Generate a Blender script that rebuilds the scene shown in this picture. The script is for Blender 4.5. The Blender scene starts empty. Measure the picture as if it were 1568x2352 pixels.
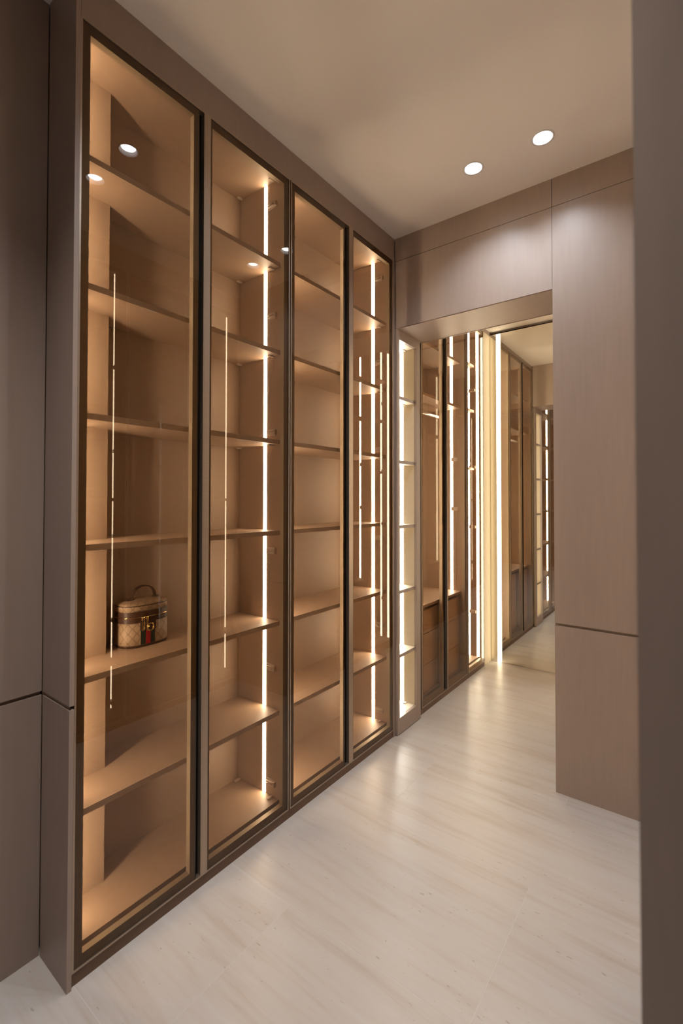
import bpy, bmesh, math, random
from mathutils import Vector, Matrix
random.seed(7)
S = bpy.context.scene
COL = S.collection
PI = math.pi

# ------------------------------------------------------------------ camera, world, exposure
cam_d = bpy.data.cameras.new('camera')
cam = bpy.data.objects.new('camera', cam_d)
COL.objects.link(cam)
S.camera = cam
F_PX, PX, PY = 1076.5126, 781.85, 1128.84
cam_d.sensor_fit = 'VERTICAL'
cam_d.sensor_height = 36.0
cam_d.lens = F_PX / 2352 * 36.0
cam_d.shift_x = -(PX - 784) / 2352
cam_d.shift_y = (PY - 1176) / 2352
cam_d.clip_start = 0.02
YAW, PITCH, ROLL = math.radians(37.2872), math.radians(0.954), math.radians(-0.037)
cam.matrix_world = (Matrix.Translation((1.3547, 0.0, 1.3207)) @ Matrix.Rotation(YAW, 4, 'Z')
                    @ Matrix.Rotation(PI / 2 + PITCH, 4, 'X') @ Matrix.Rotation(-ROLL, 4, 'Z'))
cam_d.dof.use_dof = True
cam_d.dof.focus_distance = 2.1
cam_d.dof.aperture_fstop = 2.8

w = bpy.data.worlds.new('world')
S.world = w
w.use_nodes = True
w.node_tree.nodes['Background'].inputs[0].default_value = (0.9, 0.85, 0.8, 1)
w.node_tree.nodes['Background'].inputs[1].default_value = 0.02

S.view_settings.view_transform = 'Standard'
S.view_settings.look = 'None'
S.view_settings.gamma = 1.0
S.view_settings.use_curve_mapping = False
S.view_settings.exposure = 0.0
S.cycles.max_bounces = 14
S.cycles.diffuse_bounces = 6
S.cycles.glossy_bounces = 8
S.cycles.transmission_bounces = 8
S.cycles.transparent_max_bounces = 40
S.cycles.sample_clamp_indirect = 4.0
S.cycles.blur_glossy = 0.3
try:
    S.cycles.use_denoising = True
    S.cycles.denoiser = 'OPENIMAGEDENOISE'
except Exception:
    pass

FILL_W = 50.0                      # added unseen pair over the camera, fill for the left wall
SPOT_W = 14.8                      # each ceiling downlight
SPOT_COL = (0.86, 0.95, 1.05)
LED_OPP_L = 47.0                   # strips of the opposite run
LED_B = 1.3
LED_L = 60.0                       # radiance of the light strips in the cabinets, on the hinge-side boards
LED_NEAR_L = 100.0                  # and on the near boards, whose strips face away from the camera
LED_COL = (1.0, 0.93, 0.80)
LED_CAB_L = 24.0
LED_OPEN_L = 40.0
MIRROR_LED_L = 8.5
MIRROR_LED_COL = (1.0, 0.82, 0.54)

# ------------------------------------------------------------------ materials
def new_mat(name):
    m = bpy.data.materials.new(name)
    m.use_nodes = True
    nt = m.node_tree
    return m, nt, nt.nodes['Principled BSDF']

def N(nt, kind, **kw):
    n = nt.nodes.new(kind)
    for k, v in kw.items():
        setattr(n, k, v)
    return n

def M_(nt, op, a, b=None, c=None, clamp=False):
    n = nt.nodes.new('ShaderNodeMath')
    n.operation = op
    n.use_clamp = clamp
    for i, v in enumerate((a, b, c)):
        if v is None:
            continue
        if isinstance(v, (int, float)):
            n.inputs[i].default_value = v
        else:
            nt.links.new(v, n.inputs[i])
    return n.outputs[0]

def ramp(nt, fac, stops):
    r = nt.nodes.new('ShaderNodeValToRGB')
    e = r.color_ramp.elements
    e[0].position, e[0].color = stops[0][0], (*stops[0][1], 1)
    e[1].position, e[1].color = stops[-1][0], (*stops[-1][1], 1)
    for p, c in stops[1:-1]:
        k = e.new(p)
        k.color = (*c, 1)
    nt.links.new(fac, r.inputs[0])
    return r.outputs[0]

def plain(name, col, rough=0.5, metal=0.0, spec=0.5, grain=0.0, scale=(40, 40, 40), bump=0.0):
    m, nt, b = new_mat(name)
    b.inputs['Base Color'].default_value = (*col, 1)
    b.inputs['Roughness'].default_value = rough
    b.inputs['Metallic'].default_value = metal
    b.inputs['Specular IOR Level'].default_value = spec
    if grain > 0 or bump > 0:
        tc = N(nt, 'ShaderNodeTexCoord')
        mp = N(nt, 'ShaderNodeMapping')
        mp.inputs['Scale'].default_value = scale
        nt.links.new(tc.outputs['Object'], mp.inputs[0])
        nz = N(nt, 'ShaderNodeTexNoise')
        nz.inputs['Scale'].default_value = 1.0
        nz.inputs['Detail'].default_value = 4.0
        nt.links.new(mp.outputs[0], nz.inputs['Vector'])
        if grain > 0:
            lo = tuple(c * (1 - grain) for c in col)
            hi = tuple(min(1, c * (1 + grain)) for c in col)
            nt.links.new(ramp(nt, nz.outputs['Fac'], [(0.3, lo), (0.7, hi)]), b.inputs['Base Color'])
        if bump > 0:
            bp = N(nt, 'ShaderNodeBump')
            bp.inputs['Strength'].default_value = bump
            bp.inputs['Distance'].default_value = 0.001
            nt.links.new(nz.outputs['Fac'], bp.inputs['Height'])
            nt.links.new(bp.outputs[0], b.inputs['Normal'])
    return m

def emit(name, col, strength):
    m, nt, b = new_mat(name)
    e = N(nt, 'ShaderNodeEmission')
    e.inputs[0].default_value = (*col, 1)
    e.inputs[1].default_value = strength
    nt.links.new(e.outputs[0], nt.nodes['Material Output'].inputs[0])
    return m

def pane_glass(name, tint, f0=0.07):
    """thin tinted pane: colour filter once per crossing and a mirror-like coat by angle on the outer faces"""
    m, nt, b = new_mat(name)
    geo = N(nt, 'ShaderNodeNewGeometry')
    lw = N(nt, 'ShaderNodeLayerWeight')
    lw.inputs['Blend'].default_value = 0.5
    p5 = M_(nt, 'POWER', lw.outputs['Facing'], 5.0)
    fr = M_(nt, 'MULTIPLY_ADD', p5, 1 - f0, f0)
    front = M_(nt, 'SUBTRACT', 1.0, geo.outputs['Backfacing'])
    fac = M_(nt, 'MULTIPLY', fr, front)
    mixc = N(nt, 'ShaderNodeMix', data_type='RGBA')
    mixc.inputs['A'].default_value = (*tint, 1)
    mixc.inputs['B'].default_value = (1, 1, 1, 1)
    nt.links.new(geo.outputs['Backfacing'], mixc.inputs['Factor'])
    tr = N(nt, 'ShaderNodeBsdfTransparent')
    nt.links.new(mixc.outputs['Result'], tr.inputs[0])
    gl = N(nt, 'ShaderNodeBsdfGlossy')
    gl.inputs['Color'].default_value = (1, 1, 1, 1)
    gl.inputs['Roughness'].default_value = 0.0
    mx = N(nt, 'ShaderNodeMixShader')
    nt.links.new(fac, mx.inputs[0])
    nt.links.new(tr.outputs[0], mx.inputs[1])
    nt.links.new(gl.outputs[0], mx.inputs[2])
    nt.links.new(mx.outputs[0], nt.nodes['Material Output'].inputs[0])
    return m

TAUPE = plain('taupe_laminate', (0.36, 0.288, 0.25), 0.42, grain=0.03, scale=(60, 60, 6))
GROOVE = plain('groove_shadow_strip', (0.27, 0.21, 0.17), 0.5)
INNER = plain('inner_laminate', (0.37, 0.25, 0.165), 0.5, grain=0.03, scale=(20, 20, 90))
NICHE = plain('cream_inner_laminate', (0.76, 0.67, 0.52), 0.5, grain=0.02, scale=(20, 20, 90))
EDGE = plain('shelf_edge_lightened', (0.68, 0.52, 0.39), 0.5)  # paler than the shelf, making up for weak room light on the edge
SHELF = plain('shelf_laminate', (0.37, 0.25, 0.165), 0.5, grain=0.03, scale=(90, 20, 20))
CEIL = plain('ceiling_paint', (0.86, 0.825, 0.80), 0.9, grain=0.01, scale=(3, 3, 3))
BRONZE = plain('bronze_metal', (0.36, 0.275, 0.18), 0.5, metal=0.3, grain=0.06, scale=(8, 8, 300))
PROFILE = plain('pale_bronze_profile', (0.42, 0.34, 0.27), 0.36, metal=0.7, grain=0.05, scale=(8, 8, 300))
BLACK = plain('black_channel', (0.008, 0.007, 0.006), 0.7, spec=0.12)
PLINTH = plain('brown_plinth', (0.14, 0.078, 0.046), 0.5)
STEEL = plain('hinge_nickel', (0.66, 0.54, 0.44), 0.35, metal=0.3)
CLIP = plain('pale_clip', (0.72, 0.58, 0.46), 0.4)
WHITE = plain('white_trim', (0.82, 0.82, 0.84), 0.4)
GLASS = pane_glass('bronze_glass', (0.47, 0.375, 0.28), 0.042)
GLASS2 = pane_glass('light_bronze_glass', (0.88, 0.76, 0.60), 0.045)
LED = emit('light_strip_glow', LED_COL, LED_L)
LED_OPP = emit('opposite_strip_glow', LED_COL, LED_OPP_L)
LED_NEAR_B = emit('near_strip_glow_bright', LED_COL, LED_NEAR_L * LED_B)
LED_FAR_B = emit('strip_glow_bright', LED_COL, LED_L * LED_B)
LED_NEAR = emit('near_strip_glow', LED_COL, LED_NEAR_L)
LED_OPEN = emit('niche_strip_glow', LED_COL, LED_OPEN_L)
LED_MIR = emit('mirror_strip_glow', MIRROR_LED_COL, MIRROR_LED_L)
LENS = emit('downlight_lens_glow', (1.0, 0.97, 0.95), 30.0)
DRAWER = plain('drawer_front_laminate', (0.66, 0.46, 0.32), 0.45, grain=0.04, scale=(20, 20, 90))
ROD = plain('brushed_rail', (0.55, 0.48, 0.42), 0.3, metal=0.9)
GROUT = plain('pale_grout', (0.70, 0.68, 0.66), 0.8)

def mirror_mat():
    m, nt, b = new_mat('mirror_glass')
    b.inputs['Base Color'].default_value = (0.88, 0.86, 0.78, 1)
    b.inputs['Metallic'].default_value = 1.0
    b.inputs['Roughness'].default_value = 0.0
    return m
MIRROR = mirror_mat()
GLASS3 = pane_glass('mid_bronze_glass', (0.64, 0.53, 0.41), 0.045)
LED_CAB = emit('narrow_strip_glow', LED_COL, LED_CAB_L)
MEDGE = plain('green_mirror_edge', (0.55, 0.62, 0.42), 0.15, spec=0.8)

def travertine():
    m, nt, b = new_mat('travertine_tile')
    geo = N(nt, 'ShaderNodeNewGeometry')
    oi = N(nt, 'ShaderNodeObjectInfo')
    off = N(nt, 'ShaderNodeCombineXYZ')
    r37 = M_(nt, 'MULTIPLY', oi.outputs['Random'], 37.0)
    nt.links.new(r37, off.inputs[0]); nt.links.new(M_(nt, 'MULTIPLY', r37, 1.7), off.inputs[1])
    add = N(nt, 'ShaderNodeVectorMath', operation='ADD')
    nt.links.new(geo.outputs['Position'], add.inputs[0]); nt.links.new(off.outputs[0], add.inputs[1])
    def noise(scale, detail, rough=0.55, dist=0.0):
        mp = N(nt, 'ShaderNodeMapping'); mp.inputs['Scale'].default_value = scale
        nt.links.new(add.outputs[0], mp.inputs[0])
        nz = N(nt, 'ShaderNodeTexNoise'); nz.inputs['Scale'].default_value = 1.0
        nz.inputs['Detail'].default_value = detail; nz.inputs['Roughness'].default_value = rough
        nz.inputs['Distortion'].default_value = dist
        nt.links.new(mp.outputs[0], nz.inputs['Vector'])
        return nz.outputs['Fac']
    bands = noise((1.5, 15.0, 1.0), 5.0, 0.6, 0.6)
    fine = noise((4.0, 60.0, 1.0), 4.0)
    cloud = noise((3.0, 5.0, 1.0), 3.0)
    f = M_(nt, 'MULTIPLY_ADD', fine, 0.30, M_(nt, 'MULTIPLY_ADD', cloud, 0.25, M_(nt, 'MULTIPLY', bands, 0.70)))
    col = ramp(nt, f, [(0.42, (0.50, 0.445, 0.395)), (0.54, (0.56, 0.52, 0.49)), (0.62, (0.59, 0.56, 0.54)), (0.78, (0.61, 0.595, 0.585))])
    pits = noise((34.0, 120.0, 1.0), 2.0, 0.5)
    zone = noise((2.2, 7.0, 1.0), 2.0)
    pm = M_(nt, 'MULTIPLY', M_(nt, 'GREATER_THAN', pits, 0.70), M_(nt, 'GREATER_THAN', zone, 0.50))
    mix = N(nt, 'ShaderNodeMix', data_type='RGBA')
    nt.links.new(M_(nt, 'MULTIPLY', pm, 0.5), mix.inputs['Factor'])
    nt.links.new(col, mix.inputs['A']); mix.inputs['B'].default_value = (0.27, 0.22, 0.17, 1)
    nt.links.new(mix.outputs['Result'], b.inputs['Base Color'])
    b.inputs['Roughness'].default_value = 0.34
    b.inputs['Specular IOR Level'].default_value = 0.45
    bp = N(nt, 'ShaderNodeBump'); bp.inputs['Strength'].default_value = 0.25; bp.inputs['Distance'].default_value = 0.001
    nt.links.new(M_(nt, 'SUBTRACT', fine, M_(nt, 'MULTIPLY', pm, 0.8)), bp.inputs['Height'])
    nt.links.new(bp.outputs[0], b.inputs['Normal'])
    return m
TRAV = travertine()

# ------------------------------------------------------------------ geometry helpers (all in world coordinates)
class MB:
    def __init__(self):
        self.v, self.f, self.smooth = [], [], False
    def box(self, x0, x1, y0, y1, z0, z1):
        if x0 > x1: x0, x1 = x1, x0
        if y0 > y1: y0, y1 = y1, y0
        if z0 > z1: z0, z1 = z1, z0
        k = len(self.v)
        self.v += [(x0, y0, z0), (x1, y0, z0), (x1, y1, z0), (x0, y1, z0), (x0, y0, z1), (x1, y0, z1), (x1, y1, z1), (x0, y1, z1)]
        self.f += [tuple(k + i for i in q) for q in ((0, 3, 2, 1), (4, 5, 6, 7), (0, 1, 5, 4), (1, 2, 6, 5), (2, 3, 7, 6), (3, 0, 4, 7))]
        return self
    def loft(self, rings, closed=True, cap=True):
        k = len(self.v); n = len(rings[0])
        for r in rings: self.v += [tuple(p) for p in r]
        for i in range(len(rings) - 1):
            for j in range(n if closed else n - 1):
                a, b_ = k + i * n + j, k + i * n + (j + 1) % n
                self.f.append((a, b_, b_ + n, a + n))
        if cap:
            self.f.append(tuple(k + j for j in reversed(range(n))))
            self.f.append(tuple(k + (len(rings) - 1) * n + j for j in range(n)))
        return self
    def tube(self, pts, r, seg=8, closed=False):
        pts = [Vector(p) for p in pts]
        rings = []
        m = len(pts)
        up = None
        for i, p in enumerate(pts):
            a = pts[(i - 1) % m] if (closed or i > 0) else p
            c = pts[(i + 1) % m] if (closed or i < m - 1) else p
            t = (c - a).normalized()
            if up is None:
                up = t.orthogonal().normalized()
            up = (up - t * up.dot(t)).normalized()
            s = t.cross(up)
            rings.append([p + (up * math.cos(q) + s * math.sin(q)) * r for q in [2 * PI * j / seg for j in range(seg)]])
        if closed:
            rings.append(rings[0])
        self.loft(rings, True, not closed)
        self.smooth = True
        return self

WO = {}
def link(name, mb, mat, parent=None, origin=None, bevel=0.0):
    if origin is None:
        if parent is not None:
            origin = WO[parent.name]
        else:
            xs = [p[0] for p in mb.v]; ys = [p[1] for p in mb.v]; zs = [p[2] for p in mb.v]
            origin = Vector(((min(xs) + max(xs)) / 2, (min(ys) + max(ys)) / 2, min(zs)))
    me = bpy.data.meshes.new(name)
    me.from_pydata([tuple(Vector(p) - origin) for p in mb.v], [], mb.f)
    me.validate()
    bm = bmesh.new(); bm.from_mesh(me)
    bmesh.ops.recalc_face_normals(bm, faces=bm.faces)
    bm.to_mesh(me); bm.free()
    if mb.smooth:
        for p in me.polygons: p.use_smooth = True
    me.materials.append(mat)
    o = bpy.data.objects.new(name, me)
    COL.objects.link(o)
    if parent is not None:
        o.parent = parent
        o.location = origin - WO[parent.name]
    else:
        o.location = origin
    WO[o.name] = Vector(origin)
    if bevel > 0:
        md = o.modifiers.new('edge', 'BEVEL')
        md.width = bevel; md.segments = 2; md.limit_method = 'ANGLE'
    return o

def thing(name, loc, label, cat, group=None):
    o = bpy.data.objects.new(name, None)
    o.empty_display_size = 0.05
    COL.objects.link(o)
    o.location = loc
    o['label'] = label; o['category'] = cat
    if group: o['group'] = group
    WO[o.name] = Vector(loc)
    return o

def struct(o):
    o['kind'] = 'structure'
    return o

# ------------------------------------------------------------------ the room
H = 2.8            # ceiling of the near room
D = 2.29           # near face of the portal wall
DB = 2.59          # far face of the portal wall
XR = 1.31          # fronts of the cabinets opposite
OPX = 0.833        # right edge of the opening
HEAD = 2.284
E2 = 3.828         # mirror plane
H2 = 2.705         # ceiling of the far room
XR2 = 0.833
PANX = -0.174

# floor: grout bed and stone tiles
fl = struct(link('floor', MB().box(-0.9, 2.6, -2.2, 4.0, -0.12, -0.0004), GROUT))
rowh, tl, gap = 0.5425, 1.2, 0.0009
k0 = -5
for k in range(k0, 7):
    ya, yb = 0.591 + rowh * k, 0.591 + rowh * (k + 1)
    ya, yb = max(ya, -2.2), min(yb, 4.0)
    if yb - ya < 0.02: continue
    ox = 0.286 if k % 2 == 0 else 0.886
    for i in range(-2, 3):
        xa, xb = ox + tl * i, ox + tl * (i + 1)
        xa, xb = max(xa, -0.9), min(xb, 2.6)
        if xb - xa < 0.02: continue
        link('tile', MB().box(xa + gap, xb - gap, ya + gap, yb - gap, -0.0004, 0.0), TRAV, fl)

# ceiling of the near room with round holes for the downlights
LIGHTS = [(0.8650, 2.006), (0.5716, 2.006), (0.8430, 1.0170), (0.5475, 1.0170), (0.85, 0.15), (0.56, 0.15)]  # the last pair is added only to light the left wall
HOLE = 0.0385
def ceiling_mesh():
    bm = bmesh.new()
    x0, x1, y0, y1 = -0.55, 2.6, -2.2, DB - 0.01
    ys = sorted({y0, y1, *[c for l in LIGHTS for c in (l[1] - 0.08, l[1] + 0.08)]})
    cache = {}
    def V(x, y, z):
        key = (round(x, 5), round(y, 5), round(z, 5))
        if key not in cache: cache[key] = bm.verts.new((x, y, z))
        return cache[key]
    nseg = 32
    for c, d in zip(ys, ys[1:]):
        row = [l for l in LIGHTS if c - 1e-4 < l[1] < d + 1e-4]
        xs = sorted({x0, x1, *[q for l in row for q in (l[0] - 0.08, l[0] + 0.08)]})
        for a, b_ in zip(xs, xs[1:]):
            mid = ((a + b_) / 2, (c + d) / 2)
            hit = [l for l in LIGHTS if abs(l[0] - mid[0]) < 1e-4 and abs(l[1] - mid[1]) < 1e-4]
            if not hit:
                bm.faces.new([V(a, c, H), V(a, d, H), V(b_, d, H), V(b_, c, H)])
            else:
                circ, sq = [], []
                for j in range(nseg):
                    q = 2 * PI * j / nseg
                    cx, sy = math.cos(q), math.sin(q)
                    m = max(abs(cx), abs(sy))
                    circ.append(V(mid[0] + HOLE * cx, mid[1] + HOLE * sy, H))
                    sq.append(V(mid[0] + 0.08 * cx / m, mid[1] + 0.08 * sy / m, H))
                for j in range(nseg):
                    jj = (j + 1) % nseg
                    bm.faces.new([sq[j], circ[j], circ[jj], sq[jj]])
    bmesh.ops.remove_doubles(bm, verts=bm.verts, dist=1e-5)
    for f in bm.faces:
        if f.normal.z > 0: f.normal_flip()
    # slab above
    zt = H + 0.12
    p = [bm.verts.new(q) for q in ((x0, y0, zt), (x1, y0, zt), (x1, y1, zt), (x0, y1, zt))]
    bm.faces.new(p)
    c4 = [V(x0, y0, H), V(x1, y0, H), V(x1, y1, H), V(x0, y1, H)]
    me = bpy.data.meshes.new('ceiling')
    bm.to_mesh(me); bm.free()
    return me
me = ceiling_mesh(); me.materials.append(CEIL)
ceil_o = bpy.data.objects.new('ceiling', me); COL.objects.link(ceil_o); struct(ceil_o); WO['ceiling'] = Vector((0, 0, 0))
struct(link('ceiling', MB().box(-0.6, 1.75, DB, E2 + 0.05, H2, H2 + 0.1), CEIL))

# walls behind and beside the camera, and behind the cabinets
struct(link('wall_front', MB().box(PANX - 0.2, 2.6, -2.3, -2.2, 0, H), TAUPE))
struct(link('wall_right', MB().box(2.6, 2.7, -2.2, 0.62, 0, H), TAUPE))
struct(link('wall_right', MB().box(1.70, 2.6, 0.60, 0.70, 0, H), TAUPE))
struct(link('wall_right', MB().box(1.64, 1.70, 0.60, 2.6, 0, H), TAUPE))
struct(link('wall_left', MB().box(-0.40, -0.345, 0.5695, DB, 0, H), TAUPE))
struct(link('wall_left', MB().box(-0.66, -0.60, DB, E2 + 0.05, 0, H2 + 0.1), TAUPE))
struct(link('wall_right', MB().box(1.35, 1.40, 2.6, E2 + 0.05, 0, H2 + 0.1), TAUPE))
struct(link('wall_back', MB().box(-0.66, 1.75, E2 + 0.02, E2 + 0.09, 0, H2 + 0.1), TAUPE))

# recessed panelled wall on the left of the camera
ZG, GH = 0.7554, 0.011
wl = struct(link('wall_left', MB().box(PANX - 0.15, PANX - 0.010, -2.2, 0.5680, 0, H), GROOVE))
link('panel', MB().box(PANX - 0.010, PANX, -2.2, 0.5680, 0.0, ZG - GH / 2), TAUPE, wl)
link('panel', MB().box(PANX - 0.010, PANX, -2.2, 0.5680, ZG + GH / 2, H), TAUPE, wl)

# portal wall: lintel and right pier, clad in panels with fine joints
wb = struct(link('wall_back', MB().box(0.0, XR + 0.3, D + 0.012, DB - 0.002, HEAD + 0.012, H)
                 .box(OPX + 0.012, XR + 0.3, D + 0.012, DB - 0.002, 0, HEAD + 0.012), GROOVE))
j = 0.0012
ZJ = 2.668
link('panel', MB().box(0.0, OPX - j, D, D + 0.012, ZJ + j, H), TAUPE, wb)
link('panel', MB().box(OPX + j, XR + 0.3, D, D + 0.012, ZJ + j, H), TAUPE, wb)
link('panel', MB().box(0.0, OPX - j, D, D + 0.012, HEAD + 0.004, ZJ - j), TAUPE, wb)
link('panel', MB().box(OPX + j * 0.3, XR + 0.3, D, D + 0.012, ZG + GH / 2, ZJ - j), TAUPE, wb)
link('panel', MB().box(OPX + j * 0.3, XR + 0.3, D, D + 0.012, 0, ZG - GH / 2), TAUPE, wb)
link('soffit_panel', MB().box(0.0, OPX + 0.012, D + 0.003, DB - 0.006, HEAD, HEAD + 0.012), TAUPE, wb)
link('soffit_edge', MB().box(0.0, OPX + 0.012, DB - 0.006, DB, HEAD - 0.002, H2), TAUPE, wb)
link('jamb_panel', MB().box(OPX, OPX + 0.012, D + 0.012, DB, 0, HEAD), TAUPE, wb)
link('panel', MB().box(OPX + 0.012, XR + 0.3, DB - 0.002, DB + 0.004, 0, H2), TAUPE, wb)

# fascia boards above the cabinet doors
struct(link('trim_1', MB().box(-0.035, -0.005, 0.587, D, 2.6728, H), TAUPE))
struct(link('trim_2', MB().box(XR + 0.005, XR + 0.035, 0.587, D, 2.6728, H), TAUPE))
struct(link('trim_3', MB().box(-0.035, -0.005, DB, E2, 2.6728, H2), TAUPE))
struct(link('trim_4', MB().box(XR2 + 0.005, XR2 + 0.035, DB, E2, 2.6728, H2), TAUPE))

# ------------------------------------------------------------------ cabinets
class Side:
    """maps depth u behind the cabinet fronts to world x"""
    def __init__(s, x0, sign):
        s.x0, s.s = x0, sign
    def b(s, mb, u0, u1, y0, y1, z0, z1):
        return mb.box(s.x0 - s.s * u0, s.x0 - s.s * u1, y0, y1, z0, z1)
    def x(s, u):
        return s.x0 - s.s * u
LEFT, RIGHT = Side(0.0, 1), Side(XR, -1)
LEFT2, RIGHT2 = Side(0.0, 1), Side(XR2, -1)
ZT, ZB = 2.6716, 0.0374
LIP = 0.005

def door(root, sd, y0, y1, pull=None, strip=None, glass=GLASS, sw=0.029, hinges=(), hinge_y=None):
    """framed glass door; pull=(y_black0, y_black1) finger channel on its far edge, strip=y to which a bare profile runs on its near edge"""
    yl = strip if strip else y0 + LIP
    yr = pull[0] if pull else y1 - LIP
    fr = MB()
    sb = sw - LIP
    yi0 = yl + (0.011 if strip else sb)
    yi1 = yr - (pull[2] if pull else sb)
    for a in ((yl, yi0, ZB + LIP, ZT - LIP), (yi1, yr, ZB + LIP, ZT - LIP), (yi0, yi1, ZB + LIP, ZB + LIP + 0.027), (yi0, yi1, ZT - LIP - 0.027, ZT - LIP)):
        sd.b(fr, 0.0062, 0.026, *a)
    dr = link('door', fr, BRONZE, root)
    lip = MB()
    for a in ((y0, y0 + LIP if not strip else strip, ZB, ZT), (y1 - LIP, y1, ZB, ZT), (strip or y0 + LIP, y1 - LIP, ZB, ZB + LIP), (strip or y0 + LIP, y1 - LIP, ZT - LIP, ZT)):
        sd.b(lip, 0.0, 0.027, *a)
    link('edge_profile', lip, PROFILE, dr)
    g = MB()
    sd.b(g, 0.0020, 0.0060, yl + 0.0008, yr - 0.0008, ZB + LIP + 0.0008, ZT - LIP - 0.0008)
    link('glass_pane', g, glass, dr)
    if pull:
        c = MB()
        sd.b(c, 0.018, 0.026, pull[0], y1 - LIP, ZB + LIP, ZT - LIP)
        sd.b(c, 0.004, 0.018, pull[0], pull[0] + 0.0012, ZB + LIP, ZT - LIP)
        h = link('finger_pull', c, BLACK, dr)
        h['label'] = 'black recessed full-height finger pull'
    return dr

def hinge(parent, sd, y, z, face, out=0.013):
    """cabinet hinge on the side board at y, arm reaching towards the door"""
    mb = MB()
    a, b_ = (y - out, y) if face < 0 else (y, y + out)
    sd.b(mb, 0.070, 0.118, y + face * 0.004, y, z - 0.014, z + 0.014)
    sd.b(mb, 0.066, 0.112, a, b_, z - 0.0075, z - 0.0035)
    sd.b(mb, 0.066, 0.112, a, b_, z + 0.0035, z + 0.0075)
    sd.b(mb, 0.064, 0.074, a, b_, z - 0.010, z + 0.010)
    return link('hinge', mb, STEEL, parent)

SHZ = [2.3249, 1.9495, 1.5709, 1.1895, 0.8106, 0.438]
HZ = [2.587, 2.106, 1.605, 1.102, 0.607, 0.125]
FLOORZ, TOPZ = 0.069, 2.689

def carcass(root, sd, y0, y1, depth=0.30, inner=INNER, zt=None, st=0.018):
    """side boards, back, top, bottom and plinth; returns inner y range"""
    zt = zt or 2.70
    link('side_board', sd.b(MB(), 0.030, depth, y0, y0 + st, 0.036, zt), inner, root)
    link('side_board', sd.b(MB(), 0.030, depth, y1 - st, y1, 0.036, zt), inner, root)
    link('back_board', sd.b(MB(), depth, depth + 0.012, y0, y1, 0.036, zt), inner, root)
    link('top_board', sd.b(MB(), 0.030, depth, y0 + st, y1 - st, TOPZ, zt), inner, root)
    link('bottom_board', sd.b(MB(), 0.045, depth, y0 + st, y1 - st, FLOORZ - 0.030, FLOORZ), SHELF, root)
    link('plinth', sd.b(MB(), 0.004, 0.022, y0, y1, 0.0, 0.0355), PLINTH, root)
    return y0 + st, y1 - st

def light_strip(root, sd, y, face, u=0.134, z0=FLOORZ + 0.002, z1=TOPZ - 0.002, wid=0.019, mat=LED):
    mb = MB()
    sd.b(mb, u - wid / 2, u + wid / 2, y, y + face * 0.0010, z0, z1)
    o = link('light_strip', mb, mat, root)
    o['label'] = 'glowing white light strip'
    return o

def shelves(root, sd, ya, yb, zs, depth=0.30, front=0.045, th=0.0185, mat=SHELF, clip=True):
    for z in zs:
        sh = link('shelf', sd.b(MB(), front + 0.0012, depth - 0.001, ya + 0.0005, yb - 0.0005, z - th, z), mat, root)
        e = link('edge_band', sd.b(MB(), front, front + 0.0012, ya + 0.0005, yb - 0.0005, z - th, z), EDGE, sh)
        e['label'] = 'front edge of the shelf, lightened for weak room light'
    if clip:
        for zz, dz in [(z - th, -1) for z in zs] + [(TOPZ, -1), (FLOORZ, 1)]:
            for u in (0.082, 0.287):
                mb = MB()
                sd.b(mb, u - 0.006, u + 0.006, yb - 0.030, yb - 0.004, zz, zz + dz * 0.0045)
                sd.b(mb, u - 0.0025, u + 0.0025, yb - 0.026, yb - 0.008, zz + dz * 0.0045, zz + dz * 0.006)
                link('shelf_clip', mb, CLIP, root)

def display_cabinet(sd, y0, y1, d1, d2, pull, strip, label, zs, clip=True, group=None, hinges=True, wid=0.019, leds=None):
    leds = leds or (LED_OPP, LED_OPP)
    root = thing('display_cabinet', (sd.x(0.15), (y0 + y1) / 2, 0.0), label, 'cabinet', group)
    ya, yb = carcass(root, sd, y0, y1)
    shelves(root, sd, ya, yb, zs, clip=clip)
    light_strip(root, sd, ya, 1, wid=wid, mat=leds[0])
    light_strip(root, sd, yb, -1, wid=wid, mat=leds[1])
    dA = door(root, sd, *d1, pull=pull)
    dB = door(root, sd, *d2, strip=strip)
    if hinges:
        for z in HZ:
            hinge(root, sd, yb, z, -1)
    return root

A = display_cabinet(LEFT, 0.5740, 1.4340, (0.584, 1.000), (1.0005, 1.4265), (0.978, 0.993, 0.021), 1.0225,
                    'tall bronze-framed glass cabinet holding the monogrammed bag on its fifth shelf', SHZ, leds=(LED_NEAR, LED))
# structural column boxed in at the near end of the first cabinet, and its outer end panel with a groove
for a, b_ in zip([FLOORZ] + [z for z in reversed(SHZ)], [z - 0.0185 for z in reversed(SHZ)] + [TOPZ]):
    link('column_casing', LEFT.b(MB(), 0.205, 0.2985, 0.593, 0.7696, a, b_), INNER, A)
def end_panel(root, sd, ya, yb, umax):
    for za, zb in ((0.0, ZG - GH / 2), (ZG + GH / 2, H)):
        p = link('end_panel', sd.b(MB(), -0.005, umax, ya, yb, za, zb), TAUPE, root)
        p['label'] = 'taupe end panel'
    link('end_panel_joint', sd.b(MB(), 0.004, umax, ya + 0.004, yb, ZG - GH / 2, ZG + GH / 2), GROOVE, root)
end_panel(A, LEFT, 0.5690, 0.5740, 0.169)
for za, zb in ((0.0, ZG - GH / 2), (ZG + GH / 2, H)):
    link('end_panel', LEFT.b(MB(), -0.005, 0.028, 0.5740, 0.5815, za, zb), TAUPE, A)

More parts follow.
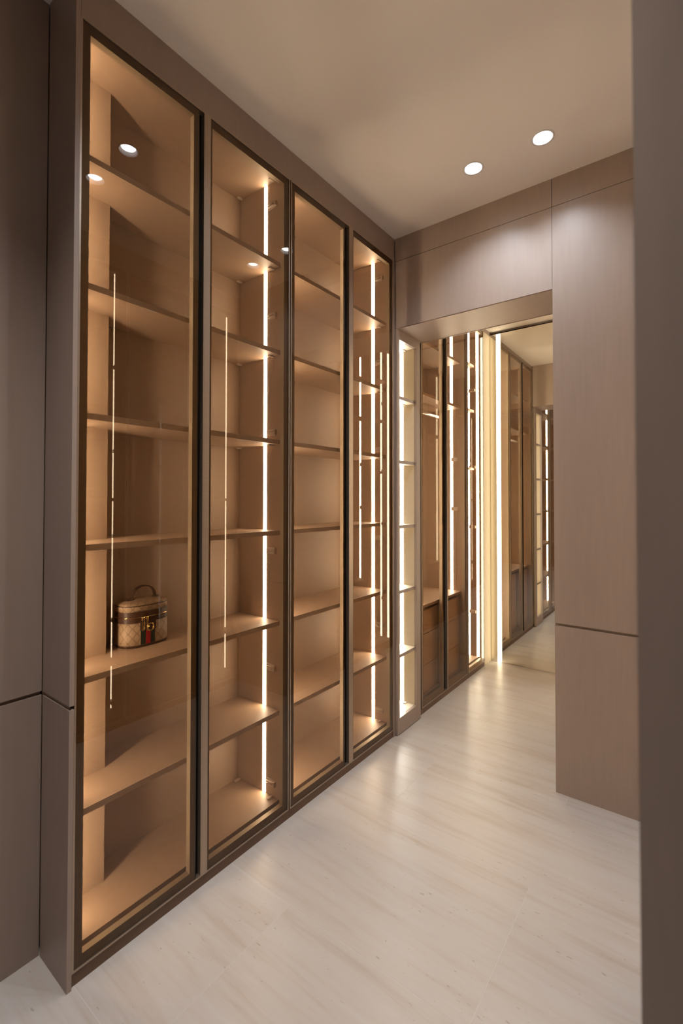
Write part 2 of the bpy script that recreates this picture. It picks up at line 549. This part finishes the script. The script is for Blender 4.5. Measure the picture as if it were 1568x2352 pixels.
B = display_cabinet(LEFT, 1.4342, 2.2840, (1.4335, 1.8530), (1.8535, 2.2650), (1.8185, 1.8465, 0.010), 1.8815,
                    'empty tall bronze-framed glass cabinet, against the portal wall, second from the camera', SHZ, leds=(LED_NEAR_B, LED_FAR_B))
link('end_strip', LEFT.b(MB(), 0.0, 0.03, 2.2655, 2.2838, 0.0, 2.6725), TAUPE, B)

# opposite run, seen from its near end panel and in the reflections
A2 = display_cabinet(RIGHT, 0.5740, 1.4340, (0.584, 1.000), (1.0005, 1.4265), (0.978, 0.993, 0.021), 1.0225,
                     'dark taupe end panel of the opposite cabinet, filling the right edge of the photo', [1.327, 0.372], clip=False, hinges=False, wid=0.013)
end_panel(A2, RIGHT, 0.5640, 0.5740, 0.325)
for z in HZ[1:]: hinge(A2, RIGHT, 1.416, z, -1, 0.030)
B2 = display_cabinet(RIGHT, 1.4342, 2.2840, (1.4335, 1.8530), (1.8535, 2.2650), (1.8300, 1.8465, 0.018), 1.8765,
                     'bronze-framed glass cabinet opposite the empty one, seen only as a reflection', [1.327, 0.372], clip=False, hinges=False, wid=0.013)

# ------------------------------------------------------------------ lit niche in the portal jamb (no door)
NX = Side(0.015, 1)
nroot = thing('display_niche', (-0.13, 2.42, 0.0), 'open lit shelf niche with cream inside and no door, in the portal jamb', 'shelf')
ny0, ny1, ni0, ni1 = 2.2865, 2.558, 2.3085, 2.5125
nz0, nz1 = 0.094, 2.229
fr = MB()
for a in ((ny0, ni0, 0.006, HEAD - 0.001), (ni1, ny1, 0.006, HEAD - 0.001), (ni0, ni1, 0.006, nz0), (ni0, ni1, nz1, HEAD - 0.001)):
    NX.b(fr, 0.0, 0.018, *a)
link('front_frame', fr, TAUPE, nroot)
nfu = 0.018
link('side_board', NX.b(MB(), nfu, 0.30, ni0 - 0.018, ni0, 0.02, HEAD - 0.001), NICHE, nroot)
link('side_board', NX.b(MB(), nfu, 0.30, ni1, ni1 + 0.018, 0.02, HEAD - 0.001), NICHE, nroot)
link('back_board', NX.b(MB(), 0.30, 0.312, ni0 - 0.018, ni1 + 0.018, 0.02, HEAD - 0.001), NICHE, nroot)
link('top_board', NX.b(MB(), nfu, 0.30, ni0, ni1, nz1, nz1 + 0.018), NICHE, nroot)
link('bottom_board', NX.b(MB(), nfu, 0.30, ni0, ni1, nz0 - 0.018, nz0), NICHE, nroot)
link('plinth', NX.b(MB(), 0.012, 0.03, ny0, ny1, 0.0, 0.0058), PLINTH, nroot)
for z in (1.913, 1.544, 1.172, 0.801, 0.439):
    sh = link('shelf', NX.b(MB(), 0.0132, 0.299, ni0 + 0.0003, ni1 - 0.0003, z - 0.0185, z), NICHE, nroot)
    link('edge_band', NX.b(MB(), 0.012, 0.0132, ni0 + 0.0003, ni1 - 0.0003, z - 0.0185, z), TAUPE, sh)['label'] = 'taupe front edge of the shelf'
    link('shelf_clip', NX.b(MB(), 0.066, 0.078, ni1 - 0.03, ni1 - 0.004, z - 0.0185, z - 0.023), CLIP, nroot)
link('shelf_clip', NX.b(MB(), 0.066, 0.078, ni1 - 0.03, ni1 - 0.004, nz1, nz1 - 0.005), CLIP, nroot)
link('shelf_clip', NX.b(MB(), 0.066, 0.078, ni1 - 0.03, ni1 - 0.004, nz0, nz0 + 0.005), CLIP, nroot)
light_strip(nroot, NX, ni1, -1, u=0.102, z0=nz0 + 0.002, z1=nz1 - 0.002, wid=0.020, mat=LED_OPEN)

# ------------------------------------------------------------------ far room: wardrobes, narrow cabinets, mirror
def rail_tube(root, x, ya, yb, z):
    link('hanging_rail', MB().tube([(x, ya, z), (x, yb, z)], 0.0125, 12), ROD, root)

def wardrobe(sd, label, y0=2.5925, ym=2.9760):
    y1 = 3.3280
    dp = 0.48
    root = thing('wardrobe', (sd.x(0.24), (y0 + y1) / 2, 0.0), label, 'wardrobe')
    ya, yb = carcass(root, sd, y0, y1, depth=dp)
    shelves(root, sd, ya, yb, [2.35, 2.013], depth=dp, clip=False)
    rail_tube(root, sd.x(0.16), ya, yb, 1.925)
    link('drawer_top', sd.b(MB(), 0.045, dp - 0.001, ya, yb, 0.625, 0.643), SHELF, root)
    yc = (ya + yb) / 2
    link('divider', sd.b(MB(), 0.062, dp - 0.001, yc - 0.008, yc + 0.008, FLOORZ, 0.625), INNER, root)
    for (a, b_) in ((ya, yc - 0.008), (yc + 0.008, yb)):
        for z0, z1 in ((FLOORZ + 0.004, 0.246), (0.250, 0.446), (0.450, 0.600)):
            d = link('drawer', sd.b(MB(), 0.060, 0.078, a + 0.003, b_ - 0.003, z0, z1).box(sd.x(0.078), sd.x(dp - 0.05), a + 0.015, b_ - 0.015, z0 + 0.01, z1 - 0.03), DRAWER, root, bevel=0.001)
    light_strip(root, sd, ya, 1, u=0.116, z0=0.646)
    light_strip(root, sd, yb, -1, u=0.116, z0=0.646)
    door(root, sd, y0 + 0.0135, ym, pull=(ym - 0.051, ym - 0.005, 0.018), glass=GLASS3)
    door(root, sd, ym + 0.001, 3.3180, strip=ym + 0.007, glass=GLASS3)
    for z in (1.25, 1.62):
        hinge(root, sd, yb, z, -1)
    return root
wardrobe(LEFT2, 'bronze glass wardrobe with drawers and hanging rail, beyond the portal on the left')
wr = wardrobe(RIGHT2, 'bronze glass wardrobe of the far room opposite, seen only in reflections', 2.835, 2.975)
link('filler_panel', RIGHT2.b(MB(), 0.004, 0.024, DB + 0.005, 2.8345, 0.0, 2.672), TAUPE, wr)

def narrow_cabinet(sd, label):
    y0, y1 = 3.3290, 3.6720
    root = thing('narrow_cabinet', (sd.x(0.15), (y0 + y1) / 2, 0.0), label, 'cabinet')
    ya, yb = carcass(root, sd, y0, y1, depth=0.30)
    shelves(root, sd, ya, yb, [2.404, 2.039, 0.30 + 1.273], depth=0.30, front=0.075, clip=False)
    light_strip(root, sd, yb, -1, u=0.121, wid=0.018, mat=LED_CAB)
    light_strip(root, sd, yb, -1, u=0.047, wid=0.020, mat=LED_CAB)
    door(root, sd, 3.3360, 3.6660, glass=GLASS2, sw=0.026)
    for z in (0.42, 1.10, 1.58, 2.2):
        hinge(root, sd, yb, z, -1)
    link('filler_panel', sd.b(MB(), 0.006, 0.024, y1, E2 - 0.001, 0.0, 2.675), NICHE, root)
    return root
narrow_cabinet(LEFT2, 'narrow brightly lit glass cabinet with two light strips, beside the far mirror')
narrow_cabinet(RIGHT2, 'narrow lit glass cabinet right of the far mirror, seen only in reflections')

mroot = thing('wall_mirror', (0.55, E2 + 0.01, 0.0), 'full-height mirror covering the end wall of the far room', 'mirror')
link('mirror_glass', MB().box(-0.004, XR2 + 0.004, E2, E2 + 0.004, 0.002, 2.680), MIRROR, mroot)
link('backing_board', MB().box(-0.02, XR2 + 0.02, E2 + 0.0045, E2 + 0.018, 0.0, 2.690), BLACK, mroot)
link('glass_edge', MB().box(-0.012, -0.0045, E2 - 0.001, E2 + 0.004, 0.002, 2.680), MEDGE, mroot)
for xa, xb in ((0.050, 0.080), (XR2 - 0.080, XR2 - 0.050)):
    p = link('light_strip', MB().box(xa, xb, E2 - 0.0065, E2 - 0.0015, 0.004, 2.676), LED_MIR, mroot)
    p['label'] = 'glowing vertical light strip'

# ------------------------------------------------------------------ ceiling downlights
def lathe(mb, cx, cy, prof, seg=32):
    rings = [[(cx + r * math.cos(2 * PI * i / seg), cy + r * math.sin(2 * PI * i / seg), z) for i in range(seg)] for r, z in prof]
    mb.loft(rings, True, False)
    mb.smooth = True
    return mb
DL = ['round recessed ceiling downlight, right one of the pair nearest the portal wall',
      'round recessed ceiling downlight, left one of the pair nearest the portal wall',
      'recessed ceiling downlight above the frame, seen mirrored left in the bag cabinet glass',
      'recessed ceiling downlight above the frame, seen mirrored right in the bag cabinet glass',
      'added unseen fill downlight over the camera, right of its pair, lighting the left wall',
      'added unseen fill downlight over the camera, left of its pair, lighting the left wall']
for (x, y), lab in zip(LIGHTS, DL):
    r = thing('ceiling_downlight', (x, y, H), lab, 'downlight', 'recessed downlights in the ceiling')
    trim = MB()
    lathe(trim, x, y, [(0.0445, H - 0.0001), (0.0445, H - 0.0022), (0.0380, H - 0.0026), (0.0365, H), (0.0300, H + 0.014), (0.0300, H + 0.030), (0.0382, H + 0.030), (0.0382, H + 0.0005)])
    link('trim_ring', trim, WHITE, r)
    lens = MB()
    k = len(lens.v)
    lens.v += [(x + 0.0298 * math.cos(2 * PI * i / 32), y + 0.0298 * math.sin(2 * PI * i / 32), H + 0.013) for i in range(32)]
    lens.v += [(x + 0.0298 * math.cos(2 * PI * i / 32), y + 0.0298 * math.sin(2 * PI * i / 32), H + 0.018) for i in range(32)]
    lens.f += [tuple(range(32)), tuple(range(63, 31, -1))] + [(i, (i + 1) % 32, 32 + (i + 1) % 32, 32 + i) for i in range(32)]
    link('lens', lens, LENS, r)
    ld = bpy.data.lights.new('downlight_beam', 'SPOT')
    ld.energy = SPOT_W if y > 0.5 else FILL_W; ld.color = SPOT_COL if y > 0.5 else (1.0, 0.92, 0.84)
    ld.spot_size = math.radians(124 if y > 0.5 else 98); ld.spot_blend = 0.85 if y > 0.5 else 1.0; ld.shadow_soft_size = 0.008
    lo = bpy.data.objects.new('downlight_beam', ld)
    COL.objects.link(lo)
    lo.parent = r; lo.location = (0, 0, 0.006)

# ------------------------------------------------------------------ handbag on the fifth shelf
def bag_canvas():
    m, nt, b = new_mat('monogram_canvas')
    uv = N(nt, 'ShaderNodeUVMap')
    sp = N(nt, 'ShaderNodeSeparateXYZ')
    nt.links.new(uv.outputs[0], sp.inputs[0])
    P, Q = 0.0285, 0.0330
    u, v = sp.outputs[0], sp.outputs[1]
    up, vq = M_(nt, 'DIVIDE', u, P), M_(nt, 'DIVIDE', v, Q)
    a, bb = M_(nt, 'ADD', up, vq), M_(nt, 'SUBTRACT', up, vq)
    fa = M_(nt, 'SUBTRACT', a, M_(nt, 'ROUND', a))
    fb = M_(nt, 'SUBTRACT', bb, M_(nt, 'ROUND', bb))
    line = M_(nt, 'LESS_THAN', M_(nt, 'MINIMUM', M_(nt, 'ABSOLUTE', fa), M_(nt, 'ABSOLUTE', fb)), 0.035)
    du = M_(nt, 'MULTIPLY', M_(nt, 'ADD', fa, fb), P / 2)
    dv = M_(nt, 'MULTIPLY', M_(nt, 'SUBTRACT', fa, fb), Q / 2)
    def ring(off, sgn):
        dx = M_(nt, 'ADD', du, off)
        r = M_(nt, 'SQRT', M_(nt, 'ADD', M_(nt, 'MULTIPLY', dx, dx), M_(nt, 'MULTIPLY', dv, dv)))
        on = M_(nt, 'LESS_THAN', M_(nt, 'ABSOLUTE', M_(nt, 'SUBTRACT', r, 0.0026)), 0.00055)
        # opening of the letter and its short bar
        gapm = M_(nt, 'MULTIPLY', M_(nt, 'GREATER_THAN', M_(nt, 'MULTIPLY', dx, sgn), 0.0014), M_(nt, 'LESS_THAN', M_(nt, 'ABSOLUTE', M_(nt, 'SUBTRACT', dv, 0.0008 * sgn)), 0.0007))
        bar = M_(nt, 'MULTIPLY', M_(nt, 'LESS_THAN', M_(nt, 'ABSOLUTE', dv), 0.0004),
                 M_(nt, 'MULTIPLY', M_(nt, 'GREATER_THAN', M_(nt, 'MULTIPLY', dx, sgn), 0.0004), M_(nt, 'LESS_THAN', M_(nt, 'MULTIPLY', dx, sgn), 0.0028)))
        return M_(nt, 'MAXIMUM', M_(nt, 'MULTIPLY', on, M_(nt, 'SUBTRACT', 1.0, gapm)), bar)
    rings = M_(nt, 'MAXIMUM', ring(0.0019, 1), ring(-0.0019, -1))
    rr = M_(nt, 'SQRT', M_(nt, 'ADD', M_(nt, 'MULTIPLY', du, du), M_(nt, 'MULTIPLY', dv, dv)))
    far = M_(nt, 'GREATER_THAN', rr, 0.0050)
    mask = M_(nt, 'MAXIMUM', rings, M_(nt, 'MULTIPLY', line, far))
    mix = N(nt, 'ShaderNodeMix', data_type='RGBA')
    nt.links.new(M_(nt, 'MULTIPLY', mask, 0.8), mix.inputs['Factor'])
    mix.inputs['A'].default_value = (0.40, 0.275, 0.17, 1)
    mix.inputs['B'].default_value = (0.12, 0.055, 0.025, 1)
    nt.links.new(mix.outputs['Result'], b.inputs['Base Color'])
    b.inputs['Roughness'].default_value = 0.5
    return m
CANVAS = bag_canvas()
LEATHER = plain('brown_leather', (0.062, 0.026, 0.015), 0.42, grain=0.15, scale=(300, 300, 300), bump=0.3)
GOLD = plain('gold_metal', (0.95, 0.70, 0.28), 0.18, metal=1.0)
GREEN = plain('dark_green_webbing', (0.010, 0.028, 0.016), 0.8, grain=0.2, scale=(900, 900, 900))
RED = plain('red_webbing', (0.40, 0.006, 0.012), 0.75, grain=0.15, scale=(900, 900, 900))

BX, BY, BZ = -0.231, 0.909, SHZ[4] + 0.0006
AY, BXR = 0.087, 0.060         # half length (along the shelf) and half depth
NB = 96
def foot(s, t, grow=0.0):
    """closed superellipse outline: point and outward direction at parameter t"""
    n = 2.7
    c, q = math.cos(t), math.sin(t)
    x = (BXR * s + grow) * math.copysign(abs(c) ** (2 / n), c)
    y = (AY * s + grow) * math.copysign(abs(q) ** (2 / n), q)
    return x, y
def outline(s=1.0, grow=0.0, z=0.0):
    return [(BX + p[0], BY + p[1], BZ + z) for p in (foot(s, 2 * PI * i / NB, grow) for i in range(NB))]
bag = thing('handbag', (BX, BY, BZ), 'tan monogrammed vanity handbag with brown leather trim and gold emblem on the shelf', 'handbag')
def canvas_part(name, prof, mat):
    """prof: (scale, z) rings bottom to top; adds a uv map in metres"""
    mb = MB(); mb.loft([outline(s, 0, z) for s, z in prof], True, True); mb.smooth = True
    o = link(name, mb, mat, bag)
    me = o.data
    uvl = me.uv_layers.new(name='UVMap')
    arc = [0.0]
    base = outline()
    for i in range(NB):
        arc.append(arc[-1] + (Vector(base[(i + 1) % NB]) - Vector(base[i])).length)
    for poly in me.polygons:
        flat = abs(poly.normal.z) > 0.8
        idx = [me.loops[li].vertex_index % NB for li in poly.loop_indices]
        wrap = (NB - 1 in idx) and (0 in idx) and len(idx) == 4
        for li in poly.loop_indices:
            vi = me.loops[li].vertex_index
            co = me.vertices[vi].co
            if flat:
                uvl.data[li].uv = (co.y, co.x)
            else:
                kk = vi % NB
                a = arc[NB] if (wrap and kk == 0) else arc[kk]
                uvl.data[li].uv = (a, co.z + (co.y * 0.0))
    for p in me.polygons:
        if abs(p.normal.z) > 0.9 and len(p.vertices) > 4: p.use_smooth = False
    return o
canvas_part('body', [(0.965, 0.001), (0.985, 0.004), (1.0, 0.012), (1.0, 0.086)], CANVAS)
canvas_part('lid', [(1.0, 0.121), (1.0, 0.142), (0.975, 0.1465), (0.90, 0.1495), (0.72, 0.1525), (0.45, 0.1545), (0.15, 0.155)], CANVAS)
lb = MB(); lb.loft([outline(1.0, 0.0012, z) for z in (0.0840, 0.1010)], True, True)
lb.loft([outline(1.0, 0.0012, z) for z in (0.1040, 0.1220)], True, True)
link('zip_band', lb, LEATHER, bag)
link('zipper', MB().tube(outline(1.0, 0.0004, 0.1025), 0.0014, 6, True), GOLD, bag)
pip = MB(); pip.tube(outline(1.0, 0.0, 0.1415), 0.0017, 6, True)
link('piping', pip, LEATHER, bag)
pip2 = MB(); pip2.loft([outline(0.97, 0.002, 0.0), outline(1.0, 0.0016, 0.005), outline(1.0, 0.0016, 0.0085)], True, True)
link('base_trim', pip2, LEATHER, bag)
# handle: flat strap arching over the lid, with end tabs
hp = []
for i in range(25):
    t = PI * i / 24
    hp.append((BY + 0.008 - 0.044 * math.cos(t), BZ + 0.1525 + 0.046 * math.sin(t) ** 0.8))
rings = []
for i, (yy, zz) in enumerate(hp):
    a = hp[max(i - 1, 0)]; c = hp[min(i + 1, 24)]
    ty, tz = c[0] - a[0], c[1] - a[1]
    L = math.hypot(ty, tz); ny, nz = -tz / L, ty / L
    hw, ht = 0.0085, 0.0018
    rings.append([(BX - 0.004 + sx * hw, yy + ny * sn * ht, zz + nz * sn * ht) for sx, sn in ((-1, -1), (1, -1), (1, 1), (-1, 1))])
link('handle', MB().loft(rings), LEATHER, bag, bevel=0.0006)
tabs = MB()
for sy in (-1, 1):
    tabs.loft([[(BX - 0.004 + 0.011 * math.cos(q), BY + 0.008 + sy * 0.047 + 0.014 * math.sin(q), BZ + z) for q in [2 * PI * i / 20 for i in range(20)]] for z in (0.149, 0.1568)])
link('handle_tab', tabs, LEATHER, bag)
# front face: webbing stripe, emblem and zip pulls
def front_patch(y0, y1, z0, z1, th, ny=6):
    mb = MB(); ringsf = []
    def fx(yy):
        q = max(-1, min(1, (yy - BY) / AY)); n = 2.7
        return BX + BXR * (1 - abs(q) ** n) ** (1 / n)
    lo = [[(fx(y0 + (y1 - y0) * i / ny) + t, y0 + (y1 - y0) * i / ny, z) for i in range(ny + 1)] for z, t in ((z0, th), (z1, th))]
    hi = [[(fx(y0 + (y1 - y0) * i / ny) - 0.002, y0 + (y1 - y0) * i / ny, z) for i in range(ny + 1)] for z in (z0, z1)]
    loop0 = lo[0] + hi[0][::-1]; loop1 = lo[1] + hi[1][::-1]
    return mb.loft([loop0, loop1])
SC = BY - 0.010
link('webbing', front_patch(SC - 0.0255, SC + 0.0255, BZ + 0.0095, BZ + 0.0850, 0.0012), GREEN, bag)
link('leather_patch', front_patch(SC - 0.028, SC + 0.028, BZ + 0.0560, BZ + 0.0850, 0.0026), LEATHER, bag)
link('webbing_stripe', front_patch(SC - 0.0085, SC + 0.0085, BZ + 0.0095, BZ + 0.0565, 0.0018), RED, bag)
FXX = BX + BXR + 0.005
def letter_g(cy, cz, r, sgn):
    """round letter G as a bent gold rod, facing the room"""
    pts = [(FXX, cy + sgn * r * math.cos(q), cz + sgn * r * math.sin(q)) for q in [math.radians(48 + 300 * i / 28) for i in range(29)]]
    pts.append((FXX, cy + sgn * r * 0.15, cz + sgn * r * math.sin(math.radians(348))))
    return pts
em = MB()
em.tube(letter_g(SC + 0.0085, BZ + 0.066, 0.0125, 1), 0.0016, 6)
link('emblem', em, GOLD, bag)
em2 = MB()
em2.tube([(p[0] + 0.0022, p[1], p[2]) for p in letter_g(SC + 0.0035, BZ + 0.066, 0.0125, -1)], 0.0016, 6)
link('emblem', em2, GOLD, bag)
for oy, l in ((-0.0225, 0.041), (-0.0085, 0.040)):
    pm = MB()
    cy, zt = SC + oy, BZ + 0.1005
    loop = [(FXX + 0.001, cy - 0.0028, zt), (FXX + 0.001, cy + 0.0028, zt), (FXX + 0.0015, cy + 0.0036, zt - l), (FXX + 0.0015, cy, zt - l - 0.003), (FXX + 0.0015, cy - 0.0036, zt - l)]
    pm.tube(loop, 0.0011, 6, True)
    pm.box(FXX - 0.003, FXX + 0.003, cy - 0.004, cy + 0.004, zt - 0.001, zt + 0.0035)
    link('zip_pull', pm, GOLD, bag)
